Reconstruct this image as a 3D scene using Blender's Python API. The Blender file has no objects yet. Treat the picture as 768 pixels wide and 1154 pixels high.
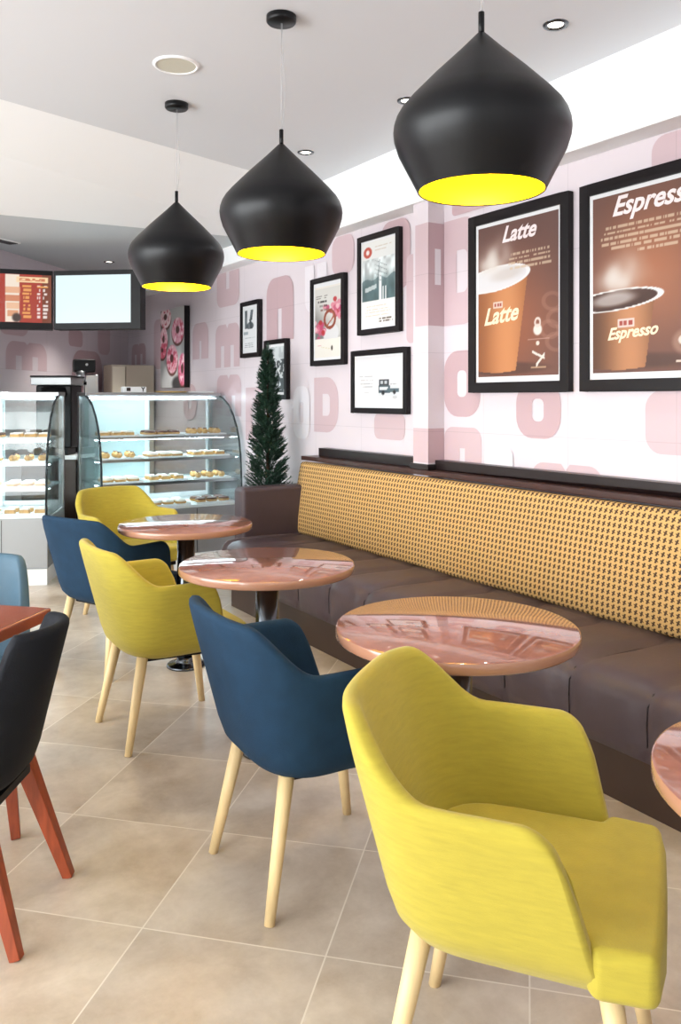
import bpy, bmesh, math, random
import numpy as np
from mathutils import Vector, Matrix
from mathutils.geometry import tessellate_polygon
random.seed(7); RS = np.random.RandomState(5)
PI = math.pi; SC = bpy.context.scene; COL = SC.collection

# ------------------------------------------------------------------ materials
def lin(c):
    return tuple(((v/255.)/12.92 if v/255. <= .04045 else ((v/255.+.055)/1.055)**2.4) for v in c)
def mat(name, rgb, rough=.5, metal=0., spec=.5, emit=None, estr=1., noise=0., nscale=8., bump=0., bscale=60., coat=0., sheen=0., stretch=None):
    m = bpy.data.materials.new(name); m.use_nodes = True
    nt = m.node_tree; b = nt.nodes['Principled BSDF']; L = nt.links
    c = lin(rgb); b.inputs['Base Color'].default_value = (*c, 1)
    b.inputs['Roughness'].default_value = rough; b.inputs['Metallic'].default_value = metal
    b.inputs['Specular IOR Level'].default_value = spec
    b.inputs['Coat Weight'].default_value = coat
    b.inputs['Coat Roughness'].default_value = .04
    if sheen: b.inputs['Sheen Weight'].default_value = sheen; b.inputs['Sheen Roughness'].default_value = .5
    if emit: b.inputs['Emission Color'].default_value = (*lin(emit), 1); b.inputs['Emission Strength'].default_value = estr
    if noise or bump:
        tc = nt.nodes.new('ShaderNodeTexCoord'); mp = nt.nodes.new('ShaderNodeMapping')
        L.new(tc.outputs['Object'], mp.inputs[0])
        if stretch: mp.inputs['Scale'].default_value = stretch
    if noise:
        n = nt.nodes.new('ShaderNodeTexNoise'); n.inputs['Scale'].default_value = nscale; n.inputs['Detail'].default_value = 5
        L.new(mp.outputs[0], n.inputs['Vector'])
        r = nt.nodes.new('ShaderNodeValToRGB')
        r.color_ramp.elements[0].position = .3; r.color_ramp.elements[1].position = .7
        r.color_ramp.elements[0].color = (*[v*(1-noise) for v in c], 1)
        r.color_ramp.elements[1].color = (*[min(1, v*(1+noise)) for v in c], 1)
        L.new(n.outputs[0], r.inputs[0]); L.new(r.outputs[0], b.inputs['Base Color'])
    if bump:
        n2 = nt.nodes.new('ShaderNodeTexNoise'); n2.inputs['Scale'].default_value = bscale
        L.new(mp.outputs[0], n2.inputs['Vector'])
        bp = nt.nodes.new('ShaderNodeBump'); bp.inputs['Strength'].default_value = bump; bp.inputs['Distance'].default_value = .004
        L.new(n2.outputs[0], bp.inputs['Height']); L.new(bp.outputs[0], b.inputs['Normal'])
    return m
def math_node(nt, op, a, b=None, c=None):
    n = nt.nodes.new('ShaderNodeMath'); n.operation = op
    for i, v in enumerate((a, b, c)):
        if v is None: continue
        if isinstance(v, (int, float)): n.inputs[i].default_value = v
        else: nt.links.new(v, n.inputs[i])
    return n.outputs[0]

def floor_mat():
    m = mat('floor_stone_tile', (205, 186, 160), .3); nt = m.node_tree; L = nt.links; b = nt.nodes['Principled BSDF']
    g = nt.nodes.new('ShaderNodeNewGeometry'); sp = nt.nodes.new('ShaderNodeSeparateXYZ'); L.new(g.outputs['Position'], sp.inputs[0])
    k = math.sqrt(.5)/.5
    A = math_node(nt, 'MULTIPLY', math_node(nt, 'ADD', sp.outputs[0], sp.outputs[1]), k)
    A = math_node(nt, 'ADD', A, 40 - .02)
    B = math_node(nt, 'ADD', math_node(nt, 'MULTIPLY', math_node(nt, 'SUBTRACT', sp.outputs[0], sp.outputs[1]), k), 40 - .01)
    def edge(v):
        fr = math_node(nt, 'FRACT', v)
        return math_node(nt, 'MINIMUM', fr, math_node(nt, 'SUBTRACT', 1., fr))
    e = math_node(nt, 'MINIMUM', edge(A), edge(B))
    gm = math_node(nt, 'LESS_THAN', e, .0042)
    cmb = nt.nodes.new('ShaderNodeCombineXYZ'); L.new(math_node(nt, 'FLOOR', A), cmb.inputs[0]); L.new(math_node(nt, 'FLOOR', B), cmb.inputs[1])
    wn = nt.nodes.new('ShaderNodeTexWhiteNoise'); wn.noise_dimensions = '3D'; L.new(cmb.outputs[0], wn.inputs[0])
    off = nt.nodes.new('ShaderNodeVectorMath'); off.operation = 'MULTIPLY_ADD'
    L.new(wn.outputs['Color'], off.inputs[0]); off.inputs[1].default_value = (9, 9, 9); L.new(g.outputs['Position'], off.inputs[2])
    n1 = nt.nodes.new('ShaderNodeTexNoise'); n1.inputs['Scale'].default_value = 3.2; n1.inputs['Detail'].default_value = 9; n1.inputs['Roughness'].default_value = .68
    n1.inputs['Distortion'].default_value = .15
    L.new(off.outputs[0], n1.inputs['Vector'])
    mr = nt.nodes.new('ShaderNodeMapRange'); mr.inputs[1].default_value = .2; mr.inputs[2].default_value = .8; L.new(n1.outputs[0], mr.inputs[0])
    r = nt.nodes.new('ShaderNodeMix'); r.data_type = 'RGBA'; L.new(mr.outputs[0], r.inputs[0])
    r.inputs[6].default_value = (*lin((160, 141, 118)), 1); r.inputs[7].default_value = (*lin((230, 220, 205)), 1)
    tint = nt.nodes.new('ShaderNodeMix'); tint.data_type = 'RGBA'; tint.blend_type = 'MULTIPLY'; tint.inputs[0].default_value = 1
    tr = nt.nodes.new('ShaderNodeValToRGB'); L.new(wn.outputs['Value'], tr.inputs[0])
    tr.color_ramp.elements[0].color = (.9, .89, .9, 1); tr.color_ramp.elements[1].color = (1, .97, .93, 1)
    L.new(r.outputs[2], tint.inputs[6]); L.new(tr.outputs[0], tint.inputs[7])
    mx = nt.nodes.new('ShaderNodeMix'); mx.data_type = 'RGBA'; L.new(gm, mx.inputs[0]); L.new(tint.outputs[2], mx.inputs[6])
    mx.inputs[7].default_value = (*lin((226, 216, 200)), 1)
    L.new(mx.outputs[2], b.inputs['Base Color'])
    b.inputs['Roughness'].default_value = .3
    bp = nt.nodes.new('ShaderNodeBump'); bp.inputs['Strength'].default_value = .3; bp.inputs['Distance'].default_value = .002
    L.new(math_node(nt, 'SUBTRACT', 1., gm), bp.inputs['Height']); L.new(bp.outputs[0], b.inputs['Normal'])
    return m

def houndstooth_mat():
    m = mat('houndstooth_fabric', (216, 174, 106), .85); nt = m.node_tree; L = nt.links; b = nt.nodes['Principled BSDF']
    g = nt.nodes.new('ShaderNodeTexCoord'); sp = nt.nodes.new('ShaderNodeSeparateXYZ'); L.new(g.outputs['Object'], sp.inputs[0])
    def cell(v):
        fr = math_node(nt, 'FRACT', math_node(nt, 'ADD', math_node(nt, 'MULTIPLY', v, 1/.0285), 400.5))
        return math_node(nt, 'SUBTRACT', fr, .5)
    u = cell(sp.outputs[1]); v = cell(sp.outputs[2])
    def lt(a, k): return math_node(nt, 'LESS_THAN', math_node(nt, 'ABSOLUTE', a), k)
    bar1 = math_node(nt, 'MULTIPLY', lt(math_node(nt, 'MULTIPLY_ADD', v, .4, u), .17), lt(v, .37))
    bar2 = math_node(nt, 'MULTIPLY', lt(math_node(nt, 'MULTIPLY_ADD', u, -.45, v), .09), lt(u, .34))
    k = math_node(nt, 'MAXIMUM', bar1, bar2)
    mx = nt.nodes.new('ShaderNodeMix'); mx.data_type = 'RGBA'; L.new(k, mx.inputs[0])
    mx.inputs[6].default_value = (*lin((204, 164, 102)), 1); mx.inputs[7].default_value = (*lin((74, 50, 30)), 1)
    L.new(mx.outputs[2], b.inputs['Base Color'])
    return m

def mural_mat(name, rgb, rough=.32):
    m = mat(name, rgb, rough); nt = m.node_tree; L = nt.links; b = nt.nodes['Principled BSDF']
    g = nt.nodes.new('ShaderNodeNewGeometry'); sp = nt.nodes.new('ShaderNodeSeparateXYZ'); L.new(g.outputs['Position'], sp.inputs[0])
    def seam(v, p, w):
        fr = math_node(nt, 'FRACT', math_node(nt, 'ADD', math_node(nt, 'MULTIPLY', v, 1/p), 40.37))
        return math_node(nt, 'LESS_THAN', fr, w/p)
    e = math_node(nt, 'MAXIMUM', seam(sp.outputs[1], .61, .004), seam(sp.outputs[2], .46, .004))
    mx = nt.nodes.new('ShaderNodeMix'); mx.data_type = 'RGBA'; L.new(math_node(nt, 'MULTIPLY', e, .35), mx.inputs[0])
    c = lin(rgb)
    mx.inputs[6].default_value = (*c, 1); mx.inputs[7].default_value = (*[x*.6 for x in c], 1)
    L.new(mx.outputs[2], b.inputs['Base Color'])
    return m
def attr_mat(name, rough=.5, emit=0., coat=0., dark=False):
    m = mat(name, (128, 128, 128), rough, coat=coat); nt = m.node_tree; b = nt.nodes['Principled BSDF']
    a = nt.nodes.new('ShaderNodeAttribute'); a.attribute_name = 'ink'
    if dark: b.inputs['Base Color'].default_value = (.01, .01, .01, 1)
    else: nt.links.new(a.outputs['Color'], b.inputs['Base Color'])
    if emit:
        nt.links.new(a.outputs['Color'], b.inputs['Emission Color']); b.inputs['Emission Strength'].default_value = emit
    return m
def glass_mat(name, tint=(1, 1, 1), refl=.12):
    m = bpy.data.materials.new(name); m.use_nodes = True; nt = m.node_tree; nt.nodes.clear()
    o = nt.nodes.new('ShaderNodeOutputMaterial'); t = nt.nodes.new('ShaderNodeBsdfTransparent'); g = nt.nodes.new('ShaderNodeBsdfGlossy')
    t.inputs[0].default_value = (*tint, 1); g.inputs['Roughness'].default_value = .02
    lw = nt.nodes.new('ShaderNodeLayerWeight'); lw.inputs[0].default_value = .25
    mm = math_node(nt, 'MULTIPLY_ADD', lw.outputs['Fresnel'], .7, refl*.3)
    mx = nt.nodes.new('ShaderNodeMixShader'); nt.links.new(mm, mx.inputs[0]); nt.links.new(t.outputs[0], mx.inputs[1]); nt.links.new(g.outputs[0], mx.inputs[2])
    nt.links.new(mx.outputs[0], o.inputs[0]); return m

M = dict(
    floor=floor_mat(), hound=houndstooth_mat(),
    mural=mural_mat('pale_pink_mural_panel', (221, 211, 216)),
    mural_l=mural_mat('mural_letter_pink', (205, 181, 186)),
    mural_d=mural_mat('mural_letter_rose', (194, 166, 171)),
    mural_w=mural_mat('mural_letter_pale', (230, 224, 229)),
    white=mat('white_paint', (248, 249, 250), .6), ceil=mat('ceiling_paint', (216, 218, 222), .7),
    ceil_low=mat('lower_ceiling_paint', (196, 202, 205), .6),
    yellow=mat('yellow_green_wool', (182, 165, 52), .8, noise=.07, nscale=18, bump=.25, bscale=260, sheen=.15, stretch=(1, 1, 6)),
    blue=mat('navy_blue_wool', (24, 52, 75), .8, spec=.25, noise=.1, nscale=18, bump=.25, bscale=260),
    dark=mat('near_black_upholstery', (17, 20, 27), .7, spec=.25, noise=.08, nscale=18, bump=.2, bscale=260),
    slate=mat('slate_blue_upholstery', (74, 104, 122), .6, noise=.05, nscale=18, bump=.2, bscale=260),
    oak=mat('pale_oak', (232, 203, 150), .45, noise=.1, nscale=7, stretch=(6, 6, .8)),
    redwood=mat('reddish_brown_wood', (150, 68, 38), .38, noise=.3, nscale=7, stretch=(7, 7, .8)),
    leather=mat('dark_brown_leather', (74, 60, 64), .42, noise=.08, nscale=4, bump=.25, bscale=25),
    seam=mat('seam_thread', (38, 28, 30), .7),
    plinth=mat('dark_brown_laminate', (58, 38, 26), .4, noise=.12, nscale=4),
    ledge=mat('dark_walnut_ledge', (62, 36, 30), .35, noise=.18, nscale=5, stretch=(6, 1, 6)),
    strip=mat('black_brown_strip', (32, 21, 20), .35),
    table=mat('copper_brown_polished_stone', (150, 100, 86), .08, noise=.12, nscale=24, coat=.6),
    tedge=mat('table_edge_band', (176, 128, 102), .18, coat=.5),
    sqtop=mat('red_brown_table_top', (160, 84, 56), .12, noise=.12, nscale=10, coat=.5),
    steel=mat('brushed_steel', (176, 180, 182), .28, metal=1), chrome=mat('dark_chrome', (90, 94, 98), .2, metal=1),
    grey=mat('grey_steel_panel', (150, 152, 152), .4, metal=.6), wlam=mat('white_laminate', (236, 238, 238), .35),
    black=mat('satin_black_metal', (9, 10, 13), .36, spec=.3), frame=mat('black_wood_frame', (19, 14, 16), .45, spec=.25),
    blackp=mat('black_plastic', (11, 11, 13), .45, spec=.25),
    inner=mat('yellow_enamel', (255, 225, 0), .4), bulb=mat('lamp_bulb', (255, 235, 170), .4, emit=(255, 226, 130), estr=5.),
    led=mat('led_strip', (240, 250, 255), .4, emit=(225, 245, 255), estr=34.),
    downlight=mat('downlight_lens', (255, 250, 240), .3, emit=(255, 248, 235), estr=6.),
    cream=mat('cream_grille', (203, 200, 184), .6, bump=.3, bscale=300), beige=mat('beige_laminate', (196, 184, 166), .5),
    creaml=mat('cream_laminate', (226, 216, 196), .5), gold=mat('gold_card', (196, 160, 96), .35),
    paper=mat('white_paper', (225, 226, 228), .5), print=attr_mat('printed_sheet', .5), canvas=attr_mat('printed_canvas', .6),
    screen=attr_mat('lit_screen', .2, emit=.92, dark=True), titl=mat('title_ink', (236, 222, 222), .5), cupink=mat('cream_ink', (240, 222, 186), .5),
    leaf=mat('conifer_needles', (30, 60, 44), .6, noise=.35, nscale=12), bark=mat('bark', (70, 50, 36), .8), pot=mat('dark_planter', (42, 38, 38), .5), soil=mat('soil', (45, 32, 24), .9),
    glass=glass_mat('case_glass', (.95, .985, .98)), gtrim=mat('dark_glass_edge', (24, 34, 38), .25),
    shelfg=mat('frosted_shelf', (205, 222, 222), .25), winglass=glass_mat('window_glass', (1, 1, 1), .05), alu=mat('aluminium_frame', (120, 122, 124), .35, metal=.7),
    choc=mat('chocolate_glaze', (92, 52, 32), .35), bake=mat('golden_pastry', (205, 160, 98), .6, noise=.2, nscale=30), sugar=mat('white_icing', (242, 236, 226), .5),
    pinkg=mat('pink_icing', (226, 150, 160), .4), wire=mat('clear_wire', (190, 190, 192), .3))

# ------------------------------------------------------------------ mesh helpers
class MB:
    def __init__(s): s.v = []; s.f = []; s.m = []; s.sm = []
    def add(s, vs, fs, mi=0, smooth=False):
        o = len(s.v); s.v += [tuple(v) for v in vs]
        for f in fs: s.f.append(tuple(i+o for i in f)); s.m.append(mi); s.sm.append(smooth)
        return s
    def box(s, x0, x1, y0, y1, z0, z1, mi=0, mx=None):
        vs = [Vector((x, y, z)) for x in (x0, x1) for y in (y0, y1) for z in (z0, z1)]
        if mx: vs = [mx @ v for v in vs]
        return s.add(vs, [(0, 1, 3, 2), (4, 6, 7, 5), (0, 4, 5, 1), (2, 3, 7, 6), (0, 2, 6, 4), (1, 5, 7, 3)], mi)
    def prism(s, pts, a, b, axis='z', mi=0, smooth=False):
        n = len(pts)
        def P(p, h):
            return {'z': (p[0], p[1], h), 'x': (h, p[0], p[1]), 'y': (p[0], h, p[1])}[axis]
        vs = [P(p, a) for p in pts] + [P(p, b) for p in pts]
        s.add(vs, [(i, (i+1) % n, n+(i+1) % n, n+i) for i in range(n)], mi, smooth)
        s.add([P(p, a) for p in pts], [tuple(range(n))[::-1]], mi); s.add([P(p, b) for p in pts], [tuple(range(n))], mi)
        return s
    def cyl(s, p0, p1, r0, r1=None, n=20, mi=0, smooth=True, rot=0., cap=True):
        r1 = r0 if r1 is None else r1; p0 = Vector(p0); p1 = Vector(p1); d = (p1-p0).normalized()
        a = d.cross(Vector((0, 1, 0)) if abs(d.y) < .9 else Vector((1, 0, 0))).normalized(); b = d.cross(a)
        vs = []
        for p, r in ((p0, r0), (p1, r1)):
            for i in range(n):
                t = rot+2*PI*i/n; vs.append(p+(a*math.cos(t)+b*math.sin(t))*r)
        s.add(vs, [(i, (i+1) % n, n+(i+1) % n, n+i) for i in range(n)], mi, smooth)
        if cap: s.add(vs[:n], [tuple(range(n))[::-1]], mi); s.add(vs[n:], [tuple(range(n))], mi)
        return s
    def tube(s, pts, r, n=8, mi=0):
        for a, b in zip(pts, pts[1:]): s.cyl(a, b, r, n=n, mi=mi)
        return s
    def lathe(s, prof, c=(0, 0, 0), n=32, mi=0, smooth=True):
        vs = [(c[0]+r*math.cos(2*PI*i/n), c[1]+r*math.sin(2*PI*i/n), c[2]+z) for r, z in prof for i in range(n)]
        fs = [(k*n+i, k*n+(i+1) % n, (k+1)*n+(i+1) % n, (k+1)*n+i) for k in range(len(prof)-1) for i in range(n)]
        return s.add(vs, fs, mi, smooth)
    def build(s, name, mats, parent=None, bevel=0., seg=2, solid=0.):
        me = bpy.data.meshes.new(name); me.from_pydata(s.v, [], s.f)
        if not isinstance(mats, (list, tuple)): mats = [mats]
        for m in mats: me.materials.append(m)
        me.polygons.foreach_set('material_index', s.m); me.polygons.foreach_set('use_smooth', s.sm)
        bm = bmesh.new(); bm.from_mesh(me); bmesh.ops.remove_doubles(bm, verts=bm.verts, dist=1e-6)
        bmesh.ops.recalc_face_normals(bm, faces=bm.faces); bm.to_mesh(me); bm.free(); me.update()
        o = bpy.data.objects.new(name, me); COL.objects.link(o)
        if parent: o.parent = parent
        if solid:
            k = o.modifiers.new('s', 'SOLIDIFY'); k.thickness = solid; k.offset = 0
        if bevel:
            k = o.modifiers.new('b', 'BEVEL'); k.width = bevel; k.segments = seg; k.limit_method = 'ANGLE'; k.angle_limit = .6
            k.harden_normals = False
            for p in me.polygons: p.use_smooth = True
            w = o.modifiers.new('w', 'WEIGHTED_NORMAL'); w.keep_sharp = False
        return o
def tag(o, label, cat, group=None, kind=None):
    if label: o['label'] = label
    if cat: o['category'] = cat
    if group: o['group'] = group
    if kind: o['kind'] = kind
    return o
def struct(o, label, cat): return tag(o, label, cat, None, 'structure')
def empty(name, loc=(0, 0, 0), rz=0.):
    o = bpy.data.objects.new(name, None); o.location = loc; o.rotation_euler = (0, 0, rz); o.empty_display_size = .1
    COL.objects.link(o); return o
def copy_tree(o, parent=None):
    c = o.copy(); COL.objects.link(c); c.parent = parent
    for ch in [x for x in KIDS.get(o.name, [])]: copy_tree(ch, c)
    return c
KIDS = {}
def index_kids(root):
    KIDS[root.name] = [o for o in bpy.data.objects if o.parent == root]
    for k in KIDS[root.name]: index_kids(k)
def face_dir(v): return math.atan2(v[1], v[0])

# ------------------------------------------------------------------ painting helpers for printed sheets
def sheet(name, origin, right, up, w, h, nx, nz, fn, material, parent, th=0.0):
    """flat printed sheet, colours from a print function of (u,v)"""
    right = Vector(right).normalized(); up = Vector(up).normalized(); o = Vector(origin)
    U, V = np.meshgrid(np.linspace(0, 1, nx+1), np.linspace(0, 1, nz+1))
    P = np.array(o)[None, None, :]+U[..., None]*w*np.array(right)+V[..., None]*h*np.array(up)
    vs = P.reshape(-1, 3)
    idx = np.arange((nx+1)*(nz+1)).reshape(nz+1, nx+1)
    fs = np.stack([idx[:-1, :-1], idx[:-1, 1:], idx[1:, 1:], idx[1:, :-1]], -1).reshape(-1, 4)
    me = bpy.data.meshes.new(name); me.from_pydata(vs.tolist(), [], fs.tolist()); me.materials.append(material)
    C = np.clip(fn(U, V), 0, 255)/255.; C = np.where(C <= .04045, C/12.92, ((C+.055)/1.055)**2.4)
    a = me.color_attributes.new('ink', 'FLOAT_COLOR', 'POINT')
    a.data.foreach_set('color', np.concatenate([C, np.ones(C.shape[:2]+(1,))], -1).reshape(-1).astype(np.float32))
    ob = bpy.data.objects.new(name, me); COL.objects.link(ob)
    if parent: ob.parent = parent
    return ob
def base(U, c): return np.ones(U.shape+(3,))*np.array(c, float)
def over(I, mask, c):
    mask = np.clip(mask, 0, 1)[..., None]; return I*(1-mask)+np.array(c, float)*mask
def sstep(a, b, x): t = np.clip((x-a)/(b-a), 0, 1); return t*t*(3-2*t)
def ell(U, V, cu, cv, ru, rv, soft=.06):
    d = np.sqrt(((U-cu)/ru)**2+((V-cv)/rv)**2); return 1-sstep(1-soft, 1+soft, d)
def ring(U, V, cu, cv, ru, rv, t=.12, soft=.05):
    d = np.sqrt(((U-cu)/ru)**2+((V-cv)/rv)**2); return (1-sstep(t, t+soft, np.abs(d-1)))
def rect(U, V, a, b, c, d): return ((U > a) & (U < b) & (V > c) & (V < d)).astype(float)
def vnoise(U, V, s, seed=0):
    r = np.random.RandomState(seed).rand(64, 64); x = U*s+3.3; y = V*s+1.7
    i = np.floor(x).astype(int); j = np.floor(y).astype(int); fx = x-i; fy = y-j; fx = fx*fx*(3-2*fx); fy = fy*fy*(3-2*fy)
    g = lambda a, b: r[a % 64, b % 64]
    return (g(i, j)*(1-fx)+g(i+1, j)*fx)*(1-fy)+(g(i, j+1)*(1-fx)+g(i+1, j+1)*fx)*fy
def lines(U, V, I, a, b, v0, n, dv, c, seed=1, th=.006, al=.8):
    r = np.random.RandomState(seed)
    for k in range(n):
        v = v0-k*dv; x0 = a+r.rand()*.06*(b-a); x1 = b-r.rand()*.15*(b-a)
        word = (vnoise(U*1.0, V*0+k*.37+seed, 84, seed) > .3)
        I = over(I, rect(U, V, x0, x1, v-th, v+th)*word*al, c)
    return I
def text_obj(s, size, org, right, up, material, parent, name, shear=0., bold=0., lift=.001, align='LEFT', normal=None):
    cu = bpy.data.curves.new('t', 'FONT'); cu.body = s; cu.size = size; cu.shear = shear; cu.offset = bold; cu.align_x = align; cu.resolution_u = 3
    cu.extrude = .0004
    t = bpy.data.objects.new('t', cu); COL.objects.link(t); dg = bpy.context.evaluated_depsgraph_get(); dg.update()
    me = bpy.data.meshes.new_from_object(t.evaluated_get(dg)); bpy.data.objects.remove(t); bpy.data.curves.remove(cu)
    right = Vector(right).normalized(); up = Vector(up).normalized(); n = right.cross(up)
    mx = Matrix((right, up, n)).transposed().to_4x4(); mx.translation = Vector(org)+n*lift
    me.transform(mx); me.materials.clear(); me.materials.append(material)
    o = bpy.data.objects.new(name, me); COL.objects.link(o)
    if parent: o.parent = parent
    return o

# ------------------------------------------------------------------ room
CZ = 2.93
o = MB().box(-3.4, 3.3, -2.6, 10.2, -.08, 0).build('floor', M['floor']); struct(o, 'beige stone floor tiles laid diagonally', 'floor')
# upper ceiling with the angled edge, the sloping panel and the lower ceiling over the counter
A1, A2 = (-3.4, 3.2), (3.3, 5.253); B1, B2 = (-3.4, 6.71), (3.3, 6.07)
m = MB(); m.prism([(-3.4, -2.6), (3.3, -2.6), A2, A1], CZ, CZ+.08)
o = m.build('ceiling', M['ceil']); struct(o, 'flat pale grey ceiling over the seating area', 'ceiling')
LZ = 2.72
m = MB(); m.add([(*A1, CZ), (*A2, CZ), (*B2, LZ), (*B1, LZ), (*A1, CZ+.08), (*A2, CZ+.08), (*B2, LZ+.08), (*B1, LZ+.08)],
    [(0, 1, 2, 3), (7, 6, 5, 4), (0, 4, 5, 1), (1, 5, 6, 2), (2, 6, 7, 3), (3, 7, 4, 0)])
o = m.build('ceiling_slope', M['white']); struct(o, 'white sloping ceiling panel before the counter', 'ceiling')
m = MB(); m.prism([B1, B2, (3.3, 10.2), (-3.4, 10.2)], LZ, LZ+.08)
o = m.build('ceiling_counter', M['ceil_low']); struct(o, 'lower grey ceiling above the counter', 'ceiling')
# diagonal back wall
bd = Vector((.775, .86, 0)).normalized(); bn = Vector((-bd.y, bd.x, 0))
p0 = Vector((1.1, 7.48, 0)); p1 = Vector((3.12, 7.48+2.02*.86/.775, 0))

# --- mural letters: flat printed shapes that belong to the wall's own mesh
def rr(x0, x1, z0, z1, r, corners=(1, 1, 1, 1), n=6):
    pts = []
    for k, (cx, cz, a0) in enumerate(((x1-r, z1-r, 0), (x0+r, z1-r, 90), (x0+r, z0+r, 180), (x1-r, z0+r, 270))):
        if corners[k]:
            for i in range(n+1):
                a = math.radians(a0+90*i/n); pts.append((cx+r*math.cos(a), cz+r*math.sin(a)))
        else: pts.append(((x1, z1), (x0, z1), (x0, z0), (x1, z0))[k])
    return pts
def glyph(kind, x0, x1, z0, z1):
    w = x1-x0; h = z1-z0; q = min(w, h)
    if kind == 'blob': return [rr(x0, x1, z0, z1, q*.3)]
    if kind == 'O': return [rr(x0, x1, z0, z1, q*.38), rr(x0+w*.37, x1-w*.37, z0+h*.3, z1-h*.3, w*.1)]
    if kind == 'D': return [rr(x0, x1, z0, z1, q*.45, (1, 0, 0, 1)), rr(x0+w*.36, x1-w*.34, z0+h*.3, z1-h*.3, w*.12, (1, 0, 0, 1))]
    if kind in 'nmu':
        out = [(x1, z0)] + rr(x0, x1, z0, z1, q*.3, (1, 1, 0, 0))[:-2] + [(x0, z0)]
        sl = [.5] if kind != 'm' else [.3, .7]
        if kind == 'm':
            out = [(x1, z0)]
            for i in range(7): a = PI/2*i/6; out.append((x1-w*.18+w*.18*math.cos(a), z1-w*.18+w*.18*math.sin(a)))
            out += [(x0+w*.56, z1), (x0+w*.5, z1-h*.1), (x0+w*.44, z1)]
            for i in range(7): a = PI/2+PI/2*i/6; out.append((x0+w*.18+w*.18*math.cos(a), z1-w*.18+w*.18*math.sin(a)))
            out.append((x0, z0))
        for c in sl:
            out += [(x0+w*(c-.07), z0), (x0+w*(c-.07), z0+h*.5), (x0+w*(c+.07), z0+h*.5), (x0+w*(c+.07), z0)]
        if kind == 'u': out = [(x, z0+z1-z) for x, z in out]
        return [out]
def add_glyph(mb, kind, a, b, z0, z1, mi, place):
    loops = glyph(kind, a, b, z0, z1)
    flat = [p for l in loops for p in l]
    tri = tessellate_polygon([[Vector((p[0], p[1], 0)) for p in l] for l in loops])
    mb.add([place(*p) for p in flat], [tuple(t) for t in tri], mi)
def clear(a, b):  # keep letters off the pilaster
    return not (a < 3.92 and b > 3.78)
WX = 3.1
m = MB(); m.box(WX, WX+.2, -2.6, 10.0, 0, CZ+.08, 0)
G = [  # kind, y_low, y_high (world y along the wall), z0, z1, tint
 ('D', 4.95, 5.29, 1.16, 1.56, 1), ('O', 3.46, 3.775, 1.3, 1.68, 2), ('n', 3.45, 3.775, 1.0, 1.24, 1), ('blob', 4.16, 4.5, 1.14, 1.31, 1),
 ('O', 2.87, 3.18, 1.2, 1.49, 2), ('m', 2.61, 3.07, .75, 1.08, 1), ('blob', 2.08, 2.375, 1.16, 1.44, 1), ('D', 3.46, 3.775, 1.83, 2.44, 1),
 ('m', 6.58, 7.10, 1.69, 2.08, 1), ('n', 7.27, 7.66, 1.79, 2.14, 1), ('m', 6.55, 7.07, 1.25, 1.62, 1), ('u', 6.59, 7.07, 2.24, 2.55, 1),
 ('blob', 8.47, 8.78, 1.73, 2.27, 1), ('n', 5.6, 6.06, 1.87, 2.38, 2), ('m', 9.05, 9.55, 1.8, 2.04, 2), ('blob', 4.74, 5.03, 2.28, 2.55, 1),
 ('blob', 4.1, 4.42, 2.1, 2.545, 2), ('blob', 3.33, 3.7, 2.46, 2.55, 2), ('blob', 1.95, 2.34, 2.32, 2.55, 1), ('blob', 4.0, 4.14, 1.75, 2.3, 1),
 ('O', 5.35, 5.6, 1.1, 1.5, 3), ('u', 5.1, 5.42, 2.05, 2.4, 3), ('blob', 1.2, 1.75, 1.1, 1.5, 1), ('m', .6, 1.1, 1.7, 2.2, 1), ('D', 1.3, 1.8, 2.0, 2.45, 2),
 ('blob', 3.2, 3.42, 1.02, 1.13, 3), ('D', 6.1, 6.45, 1.05, 1.5, 1), ('O', 7.55, 7.9, 1.2, 1.55, 1), ('n', 3.0, 3.3, 1.45, 1.62, 1)]
for i, (k, a, b, z0, z1, t) in enumerate(G):
    add_glyph(m, k, -b, -a, z0, z1, t, lambda u, z, i=i: (WX-.0012-.0002*i, -u, z))
o = m.build('wall_right', [M['mural'], M['mural_l'], M['mural_d'], M['mural_w']]); struct(o, 'pale pink wall with large faded rose letters', 'wall')
# pilaster
m = MB(); m.box(2.982, WX, 3.778, 3.92, 0, 2.557)
def onface(u, z): return (2.981, -u, z)
for (a, b, z0, z1) in ((3.779, 3.90, 1.83, 2.43), (3.779, 3.919, 1.03, 1.23)):
    m.add([onface(-b, z0), onface(-a, z0), onface(-a, z1), onface(-b, z1)], [(0, 1, 2, 3)], 1)
    m.add([(2.982, 3.777, z0), (WX, 3.777, z0), (WX, 3.777, z1), (2.982, 3.777, z1)], [(0, 1, 2, 3)], 2)
m.add([(3.03, 3.7765, 2.07), (3.075, 3.7765, 2.07), (3.075, 3.7765, 2.28), (3.03, 3.7765, 2.28)], [(0, 1, 2, 3)], 3)
o = m.build('wall_pilaster', [M['mural'], M['mural_l'], M['mural_d'], M['mural_w']]); struct(o, 'pink mural pilaster between picture group and coffee posters', 'wall')
m = MB(); m.box(2.97, WX, -2.6, 10.0, 2.557, CZ); o = m.build('wall_frieze', M['white']); struct(o, 'white boxed frieze along the top of the right wall', 'wall')
m = MB(); m.box(2.958, 2.972, -2.6, 10.0, 2.557, 2.575); o = m.build('trim_1', M['white'], bevel=.003); struct(o, 'thin white bead added under the frieze for a shadow line', 'trim')  # bead added only to draw a thin shaded line along the frieze edge
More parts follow.
